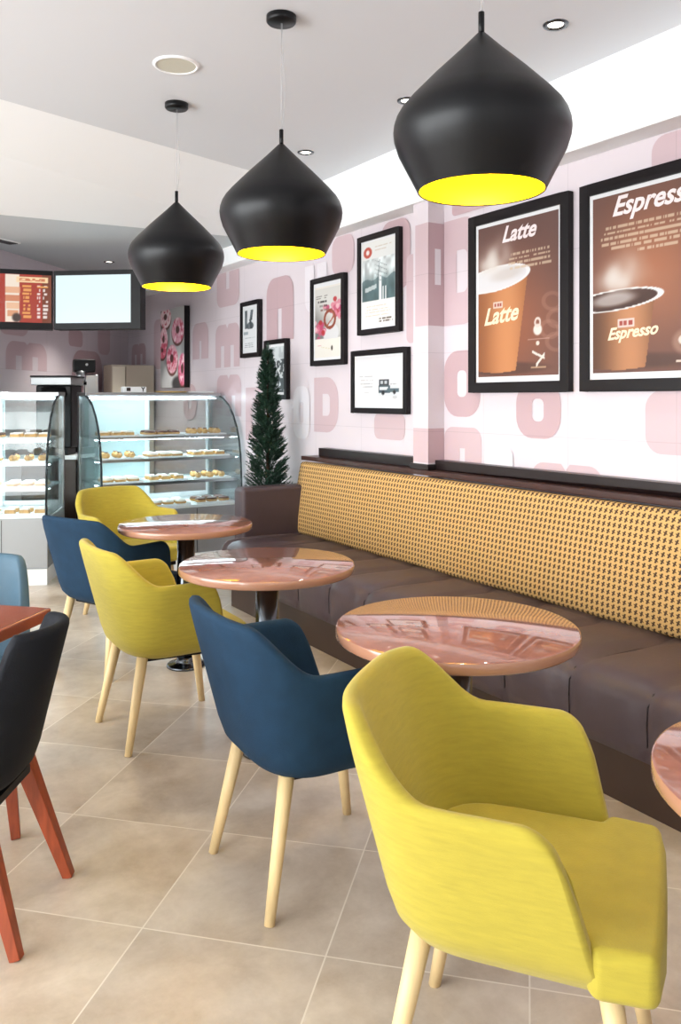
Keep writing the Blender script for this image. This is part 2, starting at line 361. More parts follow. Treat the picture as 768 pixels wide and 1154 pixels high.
# back wall (diagonal), letters in its mesh
m = MB(); R4 = Matrix((bd, bn, (0, 0, 1))).transposed().to_4x4(); R4.translation = p0
Lw = (p1-p0).length; m.box(0, Lw, 0, .12, 0, LZ, 0, R4)
def onback(u, z): return R4 @ Vector((u, -.0015, z))
def back_u(px):   # helper in metres along the wall measured from its left end
    return px
for i, (k, a, b, z0, z1, t) in enumerate((('m', .42, 1.12, 1.67, 1.93, 1), ('blob', 1.55, 1.85, 1.95, 2.12, 2), ('n', 1.62, 2.3, 1.3, 1.92, 2), ('O', .3, .8, 1.98, 2.3, 1), ('blob', 2.2, 2.5, 1.9, 2.3, 1))):
    add_glyph(m, k, a, b, z0, z1, t, onback)
o = m.build('wall_back', [M['mural'], M['mural_l'], M['mural_d']]); struct(o, 'pink mural wall behind the counter', 'wall')
m = MB(); m.prism([(1.1, 7.48), (1.1, 7.6), (-3.4, 8.32), (-3.4, 8.2)], 0, LZ); o = m.build('wall_back_left', M['mural']); struct(o, 'back wall running on to the left', 'wall')
# left wall and street front with large glazing: the daylight
def glazed_wall(name, wname, x0, x1, y0, y1, horiz, n):
    m = MB(); g = MB(); fr = MB()
    a0, a1 = (y0, y1) if horiz == 'y' else (x0, x1)
    H0, H1 = .25, 2.55
    def bx(mb, s, e, z0, z1, d0=None, d1=None):
        if horiz == 'y': mb.box(x0 if d0 is None else d0, x1 if d1 is None else d1, s, e, z0, z1)
        else: mb.box(s, e, y0 if d0 is None else d0, y1 if d1 is None else d1, z0, z1)
    bx(m, a0, a1, 0, H0); bx(m, a0, a1, H1, CZ+.08); bx(m, a0, a0+.3, H0, H1); bx(m, a1-.3, a1, H0, H1)
    o = m.build(name, M['white']); struct(o, 'white wall with tall glazing', 'wall')
    w = empty(wname, (0, 0, 0)); struct(w, 'tall shop window letting in daylight', 'window')
    mid = (x0+x1)/2 if horiz == 'y' else (y0+y1)/2
    bx(g, a0+.3, a1-.3, H0, H1, mid-.004, mid+.004); g.build('pane', M['winglass'], w)
    bx(fr, a0+.3, a1-.3, H0, H0+.05, mid-.03, mid+.03); bx(fr, a0+.3, a1-.3, H1-.05, H1, mid-.03, mid+.03)
    for i in range(n+1):
        p = a0+.3+(a1-a0-.6-.05)*i/n; bx(fr, p, p+.05, H0, H1, mid-.03, mid+.03)
    fr.build('window_frame', M['alu'], w)
glazed_wall('wall_left', 'window_1', -3.4, -3.28, -2.6, 8.2, 'y', 6)
struct(MB().box(-3.28, 3.1, -2.6, -2.48, 0, CZ).build('wall_front', M['white']), 'white wall behind the viewer', 'wall')

# ------------------------------------------------------------------ ceiling fittings
def downlight(x, y, z, label):
    r = empty('recessed_downlight', (x, y, z)); tag(r, label, 'ceiling light', 'recessed downlights')
    MB().lathe([(.03, 0.0), (.036, -.006), (.05, -.006), (.052, 0.0)], n=28).build('trim_ring', M['chrome'], r)
    MB().lathe([(0, -.001), (.032, -.001)], n=24).build('lens', M['downlight'], r)
    l = bpy.data.lights.new('downlight_spot', 'SPOT'); l.energy = 95 if z == LZ else 20; l.spot_size = 1.5; l.spot_blend = .6; l.color = (1, .95, .88); l.shadow_soft_size = .04
    lo = bpy.data.objects.new('downlight_spot', l); lo.location = (0, 0, -.015); lo.parent = r; COL.objects.link(lo)
downlight(2.535, 2.376, CZ, 'recessed downlight in the ceiling right of the nearest pendant')
downlight(2.535, 3.385, CZ, 'recessed downlight partly behind the nearest pendant shade')
downlight(2.535, 4.43, CZ, 'recessed downlight just right of the middle pendant stem')
downlight(2.535, 1.34, CZ, 'recessed downlight beyond the top right edge')
downlight(.7, 7.0, LZ, 'added unseen downlight beyond the left edge, brightening the counter area')  # unseen lamp added to lift the light on the counter and back wall
downlight(2.33, 7.87, LZ, 'small downlight in the lower ceiling above the blank screen')
r = empty('ceiling_speaker', (1.37, 3.586, CZ)); tag(r, 'round cream ceiling speaker with white rim', 'speaker')
MB().lathe([(.088, 0), (.09, -.008), (.1, -.008), (.106, 0)], n=36).build('rim', M['white'], r); MB().lathe([(0, -.005), (.089, -.005)], n=36).build('grille', M['cream'], r)
r = empty('air_vent', (1.22, 7.25, LZ), .6); tag(r, 'narrow grey air vent in the lower ceiling', 'vent')
MB().box(-.2, .2, -.06, .06, -.008, 0).build('frame', M['white'], r)
m = MB()
for i in range(5): m.box(-.18, .18, -.045+.02*i, -.037+.02*i, -.014, -.006)
m.build('slats', M['chrome'], r)

# ------------------------------------------------------------------ pendants
def pendant(x, y, label):
    r = empty('pendant_lamp', (x, y, 1.98)); tag(r, label, 'pendant lamp', 'black pendant lamps over the tables')
    k = .956
    prof = [(.185, 0), (.203, .035), (.224, .075), (.243, .112), (.254, .148), (.2565, .17), (.254, .192), (.247, .213), (.234, .235), (.208, .265), (.139, .335), (.062, .408), (.03, .44), (.012, .458)]
    pf = [(a*k, b*k) for a, b in prof]
    MB().lathe(pf, n=64).build('lamp_shade', M['black'], r)
    MB().lathe([(a-.004, b+.001) for a, b in pf[:-1]]+[(.01, .42)], n=64).build('inner_lining', M['inner'], r)
    MB().lathe([(pf[0][0]-.0045, .0), (pf[0][0], -.0015), (pf[0][0]+.0008, .001)], n=64).build('rim', M['black'], r)
    MB().cyl((0, 0, .43), (0, 0, .497), .0085, n=16).build('stem', M['black'], r)
    top = CZ-1.98
    MB().cyl((0, 0, .49), (0, 0, top-.02), .0014, n=6).build('cord', M['wire'], r)
    MB().tube([(.003, 0, .495), (.012, .0, .56), (.016, .0, .66), (.008, 0, .8), (.004, 0, top-.02)], .001, n=5).build('cord', M['wire'], r)
    MB().lathe([(0, top-.028), (.055, top-.028), (.06, top-.022), (.06, top), (0, top)], n=32).build('ceiling_canopy', M['black'], r)
    MB().lathe([(0, .3), (.016, .3), (.016, .36), (0, .36)], n=16).build('lamp_holder', M['black'], r)
    MB().lathe([(0, .2), (.02, .21), (.03, .235), (.03, .26), (.018, .295), (.013, .3)], n=20).build('bulb', M['bulb'], r)
    l = bpy.data.lights.new('pendant_bulb', 'POINT'); l.energy = 9; l.color = (1, .93, .62); l.shadow_soft_size = .03
    lo = bpy.data.objects.new('pendant_bulb', l); lo.location = (0, 0, .15); lo.parent = r; COL.objects.link(lo)
pendant(1.553, 1.73, 'largest and nearest of the black onion-shaped pendants, yellow inside')
pendant(1.553, 2.91, 'middle black onion-shaped pendant, yellow inside, hung over the middle table')
pendant(1.553, 4.06, 'farthest and smallest-looking of the black onion-shaped pendants, yellow inside')

# ------------------------------------------------------------------ tables
def round_table(x, y, label):
    r = empty('round_table', (x, y, 0)); tag(r, label, 'table', 'round copper tables along the banquette')
    MB().lathe([(0, .75), (.341, .75), (.346, .747)], n=72).build('table_top', M['table'], r)
    MB().lathe([(.346, .747), (.348, .742), (.348, .722), (.342, .716), (0, .716)], n=72).build('edge_band', M['tedge'], r)
    MB().cyl((0, 0, .03), (0, 0, .716), .046, n=32).build('pedestal', M['chrome'], r)
    MB().lathe([(0, .0), (.1, .0), (.1, .008), (.094, .014), (.058, .02), (.05, .03), (.046, .05), (0, .05)], n=48).build('base', M['chrome'], r)
round_table(1.548, 1.832, 'round polished copper-brown table, largest in view, beside the nearest yellow chair')
round_table(1.50, 2.93, 'round polished copper-brown table in the middle, over the dark blue chair')
round_table(1.62, 4.10, 'round polished copper-brown table farthest away, before the display case')
round_table(1.50, .70, 'round table cut off by the right edge, only its rim showing')
# square table at the left
r = empty('square_table', (.606, 2.655, 0), math.radians(225)); tag(r, 'reddish brown table corner entering from the left edge', 'table')
MB().prism([(0, 0), (1.0, -.0), (1.0, -1.0), (0, -1.0)], .712, .75).build('table_top', M['sqtop'], r, bevel=.006)
MB().cyl((.5, -.5, .03), (.5, -.5, .712), .034, n=28).build('pedestal', M['chrome'], r)
MB().lathe([(0, 0), (.11, 0), (.11, .01), (.05, .03), (0, .03)], (.5, -.5, 0), n=40).build('base', M['chrome'], r)

# ------------------------------------------------------------------ armchairs
def shell_mesh(back=.81, arm=.667, xt=.095, xb=.165, wt=.30, wb=.247, bt=.35, bb=.245, flat=.22, thick=.036, n_exp=3.0, name='shell', material=None, parent=None, drop=.54):
    NC = 97; mb = MB(); rings = []
    zb = .352
    def hr(s):
        a = abs(s); t = min(1, max(0, (a-flat)/(drop-flat))); t = t*t*(3-2*t)
        h = back-.006*(a/flat)**2 if a < flat else back-.006-(back-.006-arm)*t
        if a > .84: tt = (a-.84)/.16; h -= .048*(1-math.sqrt(max(0, 1-tt*tt*.99)))
        return h
    def pos(s, z, ins):
        f = (z-.40)/.26; w = wb+(wt-wb)*f; w = min(w, wt+.012)-ins
        b = bb+(bt-bb)*(z-.40)/.41-ins
        if z < .43: k = ((.43-z)/.085); w -= .035*k*k; b -= .045*k*k
        xc = -.03
        a = abs(s)
        if a < .62:
            ph = a/.62*PI/2; e = 2/n_exp
            return (xc-(b+xc)*math.cos(ph)**e, math.copysign(w*math.sin(ph)**e, s), z)
        fx = xb+(xt-xb)*(z-.40)/(arm-.40)
        t = (a-.62)/.38
        return (xc+(fx-xc)*t, math.copysign(w, s), z)
    cols = []
    for i in range(NC):
        s = -1+2*i/(NC-1); s = math.copysign(1-(1-abs(s))**1.25, s); s = max(-.99999, min(.99999, s)); h = hr(s)
        prof = [(zb, .08), (zb+.001, .04), (zb+.006, .015), (zb+.02, .003)]
        z0 = zb+.05
        for k in range(9): prof.append((z0+(h-.02-z0)*k/8, 0))
        if h < .47: prof = prof[:4]+[(z0+(h-.02-z0)*k/8, 0) for k in range(9)]
        prof += [(h-.008, .003), (h-.001, .01), (h, .018), (h-.001, .026), (h-.008, .033), (h-.02, thick)]
        for k in range(1, 7): prof.append((h-.02+(.425-(h-.02))*k/6, thick+.006*k/6))
        cols.append([pos(s, z, ins) for z, ins in prof])
    # rounded arm ends
    def endcap(c, sgn):
        n = len(c); out = []
        mid = [Vector(p) for p in c]
        outer = mid[:len(mid)//2]
        res = []; top = max(v.z for v in mid)
        N = len(mid)
        for j in range(N):
            # pair with the vertex opposite at similar height for thinning
            p = mid[j]; q = min(mid, key=lambda r: (r.z-p.z)**2*3+abs(abs((r.y-p.y))-thick)**2)
            c2 = (p+q)/2; k = min(1, max(0, (p.z-(top-.05))/.05)); res.append(p.lerp(c2, .45)+Vector((.009-.005*k, 0, -.008*k)))
        return [tuple(v) for v in res]
    cols = [endcap(cols[0], -1)]+cols+[endcap(cols[-1], 1)]
    P = len(cols[0]); vs = [v for c in cols for v in c]
    fs = [(i*P+j, (i+1)*P+j, (i+1)*P+j+1, i*P+j+1) for i in range(len(cols)-1) for j in range(P-1)]
    mb.add(vs, fs, 0, True)
    # inner bottom closes towards the underside
    fs = [(i*P+P-1, (i+1)*P+P-1, (i+1)*P, i*P) for i in range(len(cols)-1)]
    mb.add(vs, fs, 0, True)
    for c in (cols[0], cols[-1]): mb.add(c, [tuple(range(P))], 0)
    return mb.build(name, material, parent)
def make_armchair(kind, body, leg, square=False, sw=1., lt_=.172, sb=.185, dx=0., **kw):
    r = empty(kind, (0, 0, 0))
    shell_mesh(material=body, parent=r, **kw)
    # seat: wraps inside the shell and stands proud in front of the arms
    n = 14; pts = [(.274, -.205), (.281, -.15), (.283, 0), (.281, .15), (.274, .205), (.27, .24), (.16, .252), (.145, .215)]
    for i in range(n+1):
        ph = PI/2-PI*i/n; e = 2/3.0
        pts.append((-.03-sb*math.cos(ph)**e if abs(math.cos(ph)) > 1e-6 else -.03, math.copysign(.212*abs(math.sin(ph))**e, math.sin(ph)) if abs(ph) > 1e-6 else 0))
    pts += [(.145, -.215), (.16, -.252), (.27, -.24)]
    pts = [(x-(dx if x > .2 else 0), y*sw) for x, y in pts]
    m = MB(); m.prism(pts, .368, .462); so = m.build('seat', body, r, bevel=.02, seg=4)
    m = MB(); m.prism([(.235, -.18*sw), (.235, .18*sw), (-.15, .14*sw), (-.15, -.14*sw)], .338, .36).build('seat_base', M['blackp'], r)
    for sx in (1, -1):
        for sy in (1, -1):
            m = MB(); a = (sx*lt_+.01, sy*.16*(1+sw)/2, .366); b = (sx*.24+.005, sy*.205*(1+sw)/2, 0)
            if square: m.cyl(a, b, .034, .02, n=4, smooth=False, rot=PI/4)
            else: m.cyl(a, b, .0225, .0145, n=20)
            m.build('leg', leg, r, bevel=.002 if square else 0)
    return r
yc = make_armchair('armchair', M['yellow'], M['oak']); index_kids(yc)
bc = make_armchair('armchair', M['blue'], M['oak']); index_kids(bc)
PK = dict(square=True, dx=.045, sw=.86, wt=.235, wb=.215, bt=.325, bb=.235, xt=-.12, xb=.1, back=.82, arm=.47, flat=.30, drop=.56, n_exp=2.5)
lc = make_armchair('dining_chair', M['dark'], M['redwood'], **dict(PK, sw=.76, lt_=.125, sb=.11, wt=.185, wb=.2, bt=.30, bb=.19, flat=.325, drop=.46, n_exp=2.2, back=.798)); index_kids(lc)
sc_ = make_armchair('dining_chair', M['slate'], M['redwood'], **PK); index_kids(sc_)
def put(o, x, y, d, label, group, cat='armchair', sc=1.):
    o.location = (x, y, 0); o.rotation_euler = (0, 0, face_dir(d)); o.scale = (sc, sc, sc); tag(o, label, cat, group)
Gy = 'yellow tub armchairs'; Gb = 'dark blue tub armchairs'; Gd = 'chairs with red wood legs at the left table'
put(yc, 1.216, 1.238, (.593, -.805), 'yellow-green tub armchair nearest the camera, on pale oak legs', Gy)
put(copy_tree(yc), 1.25, 3.38, (1, 0), 'yellow-green tub armchair at the middle table, seen from behind', Gy)
put(copy_tree(yc), 1.70, 5.24, (.22, -.975), 'yellow tub armchair facing us behind the farthest round table', Gy)
put(bc, 1.25, 2.15, (.995, -.04), 'dark blue tub armchair in the middle, just left of the nearest yellow chair', Gb)
put(copy_tree(bc), 1.325, 4.345, (.915, .40), 'dark blue tub armchair by the farthest table, half behind a yellow chair', Gb)
put(lc, .318, 2.454, (-.83, .56), 'near-black chair with reddish square legs, cut by the left edge', Gd, 'chair')
put(sc_, .40, 3.06, (-.25, -.97), 'slate blue chair behind the square table at the left edge', Gd, 'chair')

# ------------------------------------------------------------------ banquette
bq = empty('banquette', (2.3, 2.5, 0)); tag(bq, 'long dark brown leather banquette with yellow houndstooth back along the wall', 'bench seat')
def loc(p): return (p[0]-2.3, p[1]-2.5, p[2])
seams = [1.743+.333*k for k in range(-7, 11)]
ys0, ys1 = -.6, 5.1
# seat: profile swept along y with pinched seams
prof = [(2.93, .30), (2.30, .20), (2.272, .215), (2.262, .26), (2.258, .33), (2.262, .39), (2.278, .43), (2.31, .452), (2.37, .461), (2.5, .463), (2.65, .46), (2.8, .455), (2.93, .45)]
cy = [2.6, .33]
m = MB(); yy = []
edges = sorted([ys0]+[s for s in seams if ys0 < s < ys1]+[ys1])
for a, b in zip(edges, edges[1:]):
    for k in range(8): yy.append((a+(b-a)*k/8, k/8))
yy.append((ys1, 0))
cols = []
for y, t in yy:
    puff = (1-abs(2*t-1)**3.5) if t > 0 else 0
    if t == 0: puff = -.3
    off = .02*puff-.02
    c = []
    for x, z in prof:
        dx, dz = x-2.62, z-.33; d = math.hypot(dx, dz*2); nx, nz = dx/d, 2*dz/d
        if z < .25 or x > 2.85: c.append(loc((x, y, z)))
        else: c.append(loc((x+nx*off, y, z+nz*off)))
    cols.append(c)
P = len(prof); vs = [v for c in cols for v in c]
m.add(vs, [(i*P+j, (i+1)*P+j, (i+1)*P+(j+1) % P, i*P+(j+1) % P) for i in range(len(cols)-1) for j in range(P)], 0, True)
m.add(cols[0], [tuple(range(P))]); m.add(cols[-1], [tuple(range(P))])
seat = m.build('seat', M['leather'], bq)
for s in seams:
    if ys0 < s < ys1-.05:
        m = MB()
        pts = [loc((x+(.0225 if x < 2.3 else .004 if x < 2.35 else 0)+0, s, z-(.0245 if z > .42 else 0))) for x, z in prof[2:12]]
        m.tube([(p[0], p[1], p[2]) for p in pts], .0022, n=6); m.build('seam', M['seam'], seat)
MB().box(2.35-2.3, 2.93-2.3, ys0-2.5, ys1-2.5+.02, 0, .215).build('base', M['plinth'], bq)
# back cushion with houndstooth
prof = [(2.90, .44), (2.872, .452), (2.864, .48), (2.866, .56), (2.886, .74), (2.916, .90), (2.928, .935), (2.943, .948), (2.975, .95), (2.975, .44)]
m = MB(); n = 60; ycs = [ys0+(5.19-ys0)*i/n for i in range(n+1)]
cols = [[loc((x+(.004*math.sin(y*3.1+z*5) if .46 < z < .93 and x < 2.95 else 0), y, z+(.004*math.sin(y*7) if z < .5 and x < 2.9 else 0))) for x, z in prof] for y in ycs]
P = len(prof); m.add([v for c in cols for v in c], [(i*P+j, (i+1)*P+j, (i+1)*P+(j+1) % P, i*P+(j+1) % P) for i in range(n) for j in range(P)], 0, True)
m.add(cols[0], [tuple(range(P))]); m.add(cols[-1], [tuple(range(P))])
m.build('backrest', M['hound'], bq)
MB().box(2.432-2.3, 2.99-2.3, 5.115-2.5, 5.27-2.5, .0, .79).build('end_panel', M['leather'], bq, bevel=.03, seg=4)
m = MB().box(2.958, 3.098, ys0, 5.24, .958, .988); o = m.build('wall_ledge', M['ledge'], bevel=.004); struct(o, 'dark walnut ledge above the banquette back', 'ledge')
m = MB().box(3.03, 3.098, ys0, 3.777, .989, 1.045).box(3.03, 3.098, 3.921, 5.11, .989, 1.05).box(2.966, 2.981, 3.763, 3.935, .989, 1.022).box(2.981, 3.03, 3.763, 3.777, .989, 1.022).box(2.981, 3.03, 3.921, 3.935, .989, 1.022)
o = m.build('trim_2', M['strip'], bevel=.003); struct(o, 'black brown strip standing on the ledge against the wall', 'trim')

# ------------------------------------------------------------------ framed pictures
RT = (0, -1, 0); UP = (0, 0, 1)
def picture(name, y0, y1, z0, z1, fw, mg, fn, nx, nz, label, cat, group, depth=.035, gain=.93):
    """y0<y1 outer size; fw frame width; mg mount margin (l, r, b, t)"""
    r = empty(name, (WX-depth/2, (y0+y1)/2, z0)); tag(r, label, cat, group)
    oy, oz = (y0+y1)/2, z0; ox = WX-depth/2
    x0 = WX-depth-.003-ox; x1 = WX-.003-ox
    a, b, c, d = y0-oy, y1-oy, 0, z1-z0
    m = MB()
    m.box(x0, x1, a, a+fw, c, d).box(x0, x1, b-fw, b, c, d).box(x0, x1, a+fw, b-fw, c, c+fw).box(x0, x1, a+fw, b-fw, d-fw, d)
    m.build('frame', M['frame'], r, bevel=.002)
    MB().box(x0+.012, x1-.004, a+fw-.002, b-fw+.002, c+fw-.002, d-fw+.002).build('mount', M['paper'], r)
    xs = x0+.0105
    W = (b-a)-2*fw-mg[0]-mg[1]; Hh = (d-c)-2*fw-mg[2]-mg[3]
    org = (xs, b-fw-mg[0], c+fw+mg[2])
    s = sheet('print', org, RT, UP, W, Hh, nx, nz, lambda U, V: fn(U, V)*gain, M['print'], r)
    return r, org, W, Hh
def steam(I, U, V, cu, cv, s, seed):
    n = vnoise(U, V, 9, seed); 
    for (du, dv, ru, rv, a) in ((0, 0, .2, .05, .8), (-.05, .05, .12, .06, .7), (.07, .09, .1, .07, .6), (-.12, .03, .1, .04, .6)):
        d = ((U-cu-du*s)/(ru*s))**2+((V-cv-dv*s)/(rv*s))**2
        I = over(I, np.exp(-d*.7)*a*(.25+1.0*n), (238, 230, 222))
    return I
def beans(I, U, V):
    for k, (a, b) in enumerate(((.93, .45), (.98, .34), (.9, .28), (.97, .2))):
        I = over(I, ring(U+.25*(V-b), V, a, b, .1, .05, .18, .1)*.3, (190, 140, 120))
    return I
def latte(U, V):
    I = base(U, (0, 0, 0)); t = V[..., None]; g = np.exp(-(((U-.45)/.6)**2+((V-.35)/.45)**2))[..., None]
    I = np.array((104, 72, 66.))*(1-g)+np.array((158, 92, 62.))*g
    I = I*(1-.0*t); I = beans(I, U, V)
    cl = lambda v: -.12+0*v; cr = lambda v: .5+(v-.06)*.24
    body = ((U < cr(V)) & (V < .64) & (V > .055-.03*np.sqrt(np.clip(1-((U-.25)/.3)**2, 0, 1)))).astype(float)
    I = over(I, ell(U, V, .35, .05, .5, .04, .3)*.5, (60, 36, 28))
    sh = .5+.5*np.cos((U-.38)*7.5)
    cup = np.array((158, 92, 48.))*(1-sh[..., None])+np.array((222, 148, 92.))*sh[..., None]
    I = I*(1-body[..., None])+cup*body[..., None]
    e = ell(U, V-.05*(U-.25), .22, .645, .42, .075, .02); I = over(I, e, (238, 236, 238)); I = over(I, ell(U, V-.05*(U-.25), .38, .66, .2, .04, .5)*.5, (205, 190, 180))
    I = over(I, ring(U, V-.05*(U-.25), .22, .645, .43, .078, .04, .03), (250, 248, 248))
    I = steam(I, U, V, .22, .74, 1., 3)
    I = over(I, rect(U, V, .2, .33, .452, .49), (240, 214, 196)); I = over(I, rect(U, V, .22, .245, .458, .484)+rect(U, V, .255, .28, .458, .484)+rect(U, V, .29, .315, .458, .484), (176, 72, 60))
    I = lines(U, V, I, .4, .95, .785, 1, .03, (226, 200, 170), 4, .007); I = lines(U, V, I, .4, .98, .755, 3, .03, (226, 200, 170), 5, .007)
    I = over(I, ell(U, V, .76, .285, .05, .035, .2), (244, 236, 226)); I = over(I, ring(U, V, .76, .33, .03, .025, .2, .2), (236, 220, 208))
    I = over(I, rect(U, V, .64, .9, .223, .231)*.8, (205, 165, 150)); I = over(I, ell(U, V, .76, .2, .02, .014), (244, 230, 214))
    I = over(I, rect(U, V+.3*(U-.8), .7, .84, .11, .125)+rect(U, V-.7*(U-.8), .74, .84, .09, .115), (244, 236, 226)); I = over(I, rect(U, V, .68, .86, .043, .053)*.7, (226, 190, 150))
    return I
def espresso(U, V):
    g = np.exp(-(((U-.55)/.55)**2+((V-.55)/.4)**2))[..., None]
    I = np.array((106, 70, 60.))*(1-g)+np.array((176, 110, 76.))*g
    I = over(I, ell(U, V, .45, .06, .5, .04, .4)*.5, (60, 36, 28))
    cr = .5+(V-.05)*.22
    body = ((U < cr) & (V < .415) & (V > .045-.03*np.sqrt(np.clip(1-((U-.25)/.3)**2, 0, 1)))).astype(float)
    sh = .5+.5*np.cos((U-.36)*8); cup = np.array((96, 58, 34.))*(1-sh[..., None])+np.array((206, 142, 96.))*sh[..., None]
    I = I*(1-body[..., None])+cup*body[..., None]
    w = V-.03*(U-.2)
    I = over(I, ell(U, w, .2, .405, .42, .055, .02), (70, 40, 28)); I = over(I, ell(U, w, .2, .41, .2, .035, .4)*.8, (200, 190, 186))
    I = over(I, ring(U, w, .2, .405, .43, .056, .05, .03), (246, 244, 242))
    I = steam(I, U, V, .27, .5, .95, 9)
    I = over(I, rect(U, V, .24, .4, .25, .295), (240, 214, 204)); I = over(I, rect(U, V, .26, .29, .258, .288)+rect(U, V, .30, .33, .258, .288)+rect(U, V, .34, .38, .258, .288), (176, 72, 60))
    for k, (a, b) in enumerate(((.12, .9), (.1, .98), (.04, .99), (.06, .98), (.14, .97), (.42, .8))):
        I = lines(U, V, I, a, b, .815-.029*k, 1, .03, (228, 200, 170), 11+k, .007)
    I = over(I, ell(U, V, .86, .15, .13, .07, .2)*.5, (200, 160, 140)); I = over(I, ring(U, V, .87, .16, .08, .03, .12, .1), (240, 226, 214)); I = over(I, rect(U, V, .76, .95, .045, .055), (236, 214, 196))
    I = over(I, ell(U, V, .86, .13, .06, .02, .3), (110, 66, 46))
    return I
Gp = 'large framed coffee posters'
r, og, W, Hh = picture('framed_poster', 2.788, 3.522, 1.437, 2.413, .055, (.02, .018, .03, .02), latte, 130, 190, 'black-framed brown poster headed Latte with an orange paper cup', 'poster', Gp, gain=.86)
text_obj('Latte', .118, (og[0], og[1]-.185, og[2]+Hh*.875), RT, UP, M['titl'], r, 'lettering', .38, .003)
text_obj('Latte', .125, (og[0], og[1]-.045, og[2]+Hh*.345), (0, -1, .06), UP, M['cupink'], r, 'lettering', .35, .003)
r, og, W, Hh = picture('framed_poster', 1.985, 2.722, 1.437, 2.413, .055, (.02, .018, .03, .02), espresso, 130, 190, 'black-framed brown poster headed Espresso with a short cup, cut by the right edge', 'poster', Gp, gain=.86)
text_obj('Espresso', .122, (og[0], og[1]-.11, og[2]+Hh*.88), RT, UP, M['titl'], r, 'lettering', .38, .003)
text_obj('Espresso', .075, (og[0], og[1]-.085, og[2]+Hh*.185), (0, -1, .05), UP, M['cupink'], r, 'lettering', .35, .002)

def tower(U, V):
    I = base(U, (246, 244, 240)); I = over(I, np.clip(1-np.abs(V-.62)*2, 0, 1)*.25, (190, 214, 220))
    ph = rect(U, V, .02, .98, .3, .8); sk = sstep(.42, .68, V)[..., None]
    pic = np.array((112, 140, 142.))*(1-sk)+np.array((226, 234, 234.))*sk; n = vnoise(U, V, 14, 2)
    pic = pic*(.75+.4*n[..., None]); I = I*(1-ph[..., None])+pic*ph[..., None]
    hill = ((V < .5+.1*vnoise(U, V*0, 5, 7)) & (V > .3)).astype(float); I = over(I, hill*.55, (60, 84, 88))
    I = over(I, rect(U, V, .52, .6, .3, .62)+rect(U, V, .6, .75, .3, .46)*(np.sin(U*90) > 0)+rect(U, V-.1*U, .1, .45, .4, .45)*.7, (232, 238, 238))
    for k in range(5): I = over(I, rect(U, V+.25*(U-.6), .4, .75, .52+.05*k, .526+.05*k), (90, 110, 112))
    I = over(I, (np.abs(U-.5-.25*(V-.6)) < .008)*(V > .45)*(V < .78)*1., (80, 100, 104))
    I = over(I, ell(U, V, .18, .88, .13, .065, .05), (196, 84, 66)); I = over(I, ell(U, V, .18, .88, .05, .03, .2), (250, 240, 236))
    I = lines(U, V, I, .38, .95, .93, 1, .04, (200, 176, 150), 3, .005, .6); I = lines(U, V, I, .38, .75, .89, 1, .04, (200, 176, 150), 6, .005, .6)
    I = lines(U, V, I, .1, .85, .24, 4, .035, (196, 170, 140), 8, .005, .6); I = lines(U, V, I, .5, .92, .085, 2, .03, (90, 74, 60), 9, .006, .9)
    return I
def pinkf(U, V):
    I = base(U, (240, 234, 226)); ph = rect(U, V, .0, 1, .26, .98); g = sstep(.2, .75, V+.5*U-.2)[..., None]
    pic = np.array((120, 120, 118.))*(1-g)+np.array((222, 220, 214.))*g; I = I*(1-ph[..., None])+pic*ph[..., None]
    I = over(I, ell(U, V, .62, .33, .3, .14, .1), (226, 226, 226))
    r = np.random.RandomState(4)
    for k in range(46):
        if k % 2: cu, cv = .75+.17*r.randn(), .66+.07*r.randn()
        else: cu, cv = .16+.13*r.randn(), .38+.07*r.randn()
        c = [(206, 96, 124), (226, 138, 156), (186, 40, 44), (240, 190, 198), (196, 70, 110)][r.randint(5)]
        I = over(I, ell(U, V, cu, cv, .07, .035, .2)*.9*ph, c)
    I = over(I, ring(U, V, .58, .53, .2, .12, .16, .05), (150, 72, 50)); I = over(I, (np.abs(U-.6-.12*np.sin((V-.5)*20)) < .03)*(V > .42)*(V < .65)*1., (176, 92, 70))
    for k, (u0, u1) in enumerate(((.05, .28), (.36, .5))): I = over(I, rect(U, V, u0, u1, .865, .872)+rect(U, V, u0, u1-.05, .835, .842), (90, 84, 78))
    I = lines(U, V, I, .1, .5, .79, 1, .05, (58, 54, 52), 3, .018, .9); I = lines(U, V, I, .18, .5, .73, 1, .05, (58, 54, 52), 4, .018, .9); I = lines(U, V, I, .22, .6, .67, 1, .05, (120, 80, 70), 5, .016, .7)
    I = over(I, rect(U, V, .0, 1, 0, .26), (240, 236, 226)); I = over(I, rect(U, V, .1, .42, .2, .21)*.6+rect(U, V, .1, .25, .165, .18)*.6, (214, 120, 130))
    I = over(I, ell(U, V, .66, .125, .035, .035, .2), (70, 60, 46)); I = over(I, rect(U, V+.1*(U-.5), .25, .6, .12, .128)*.6, (214, 196, 140))
    return I
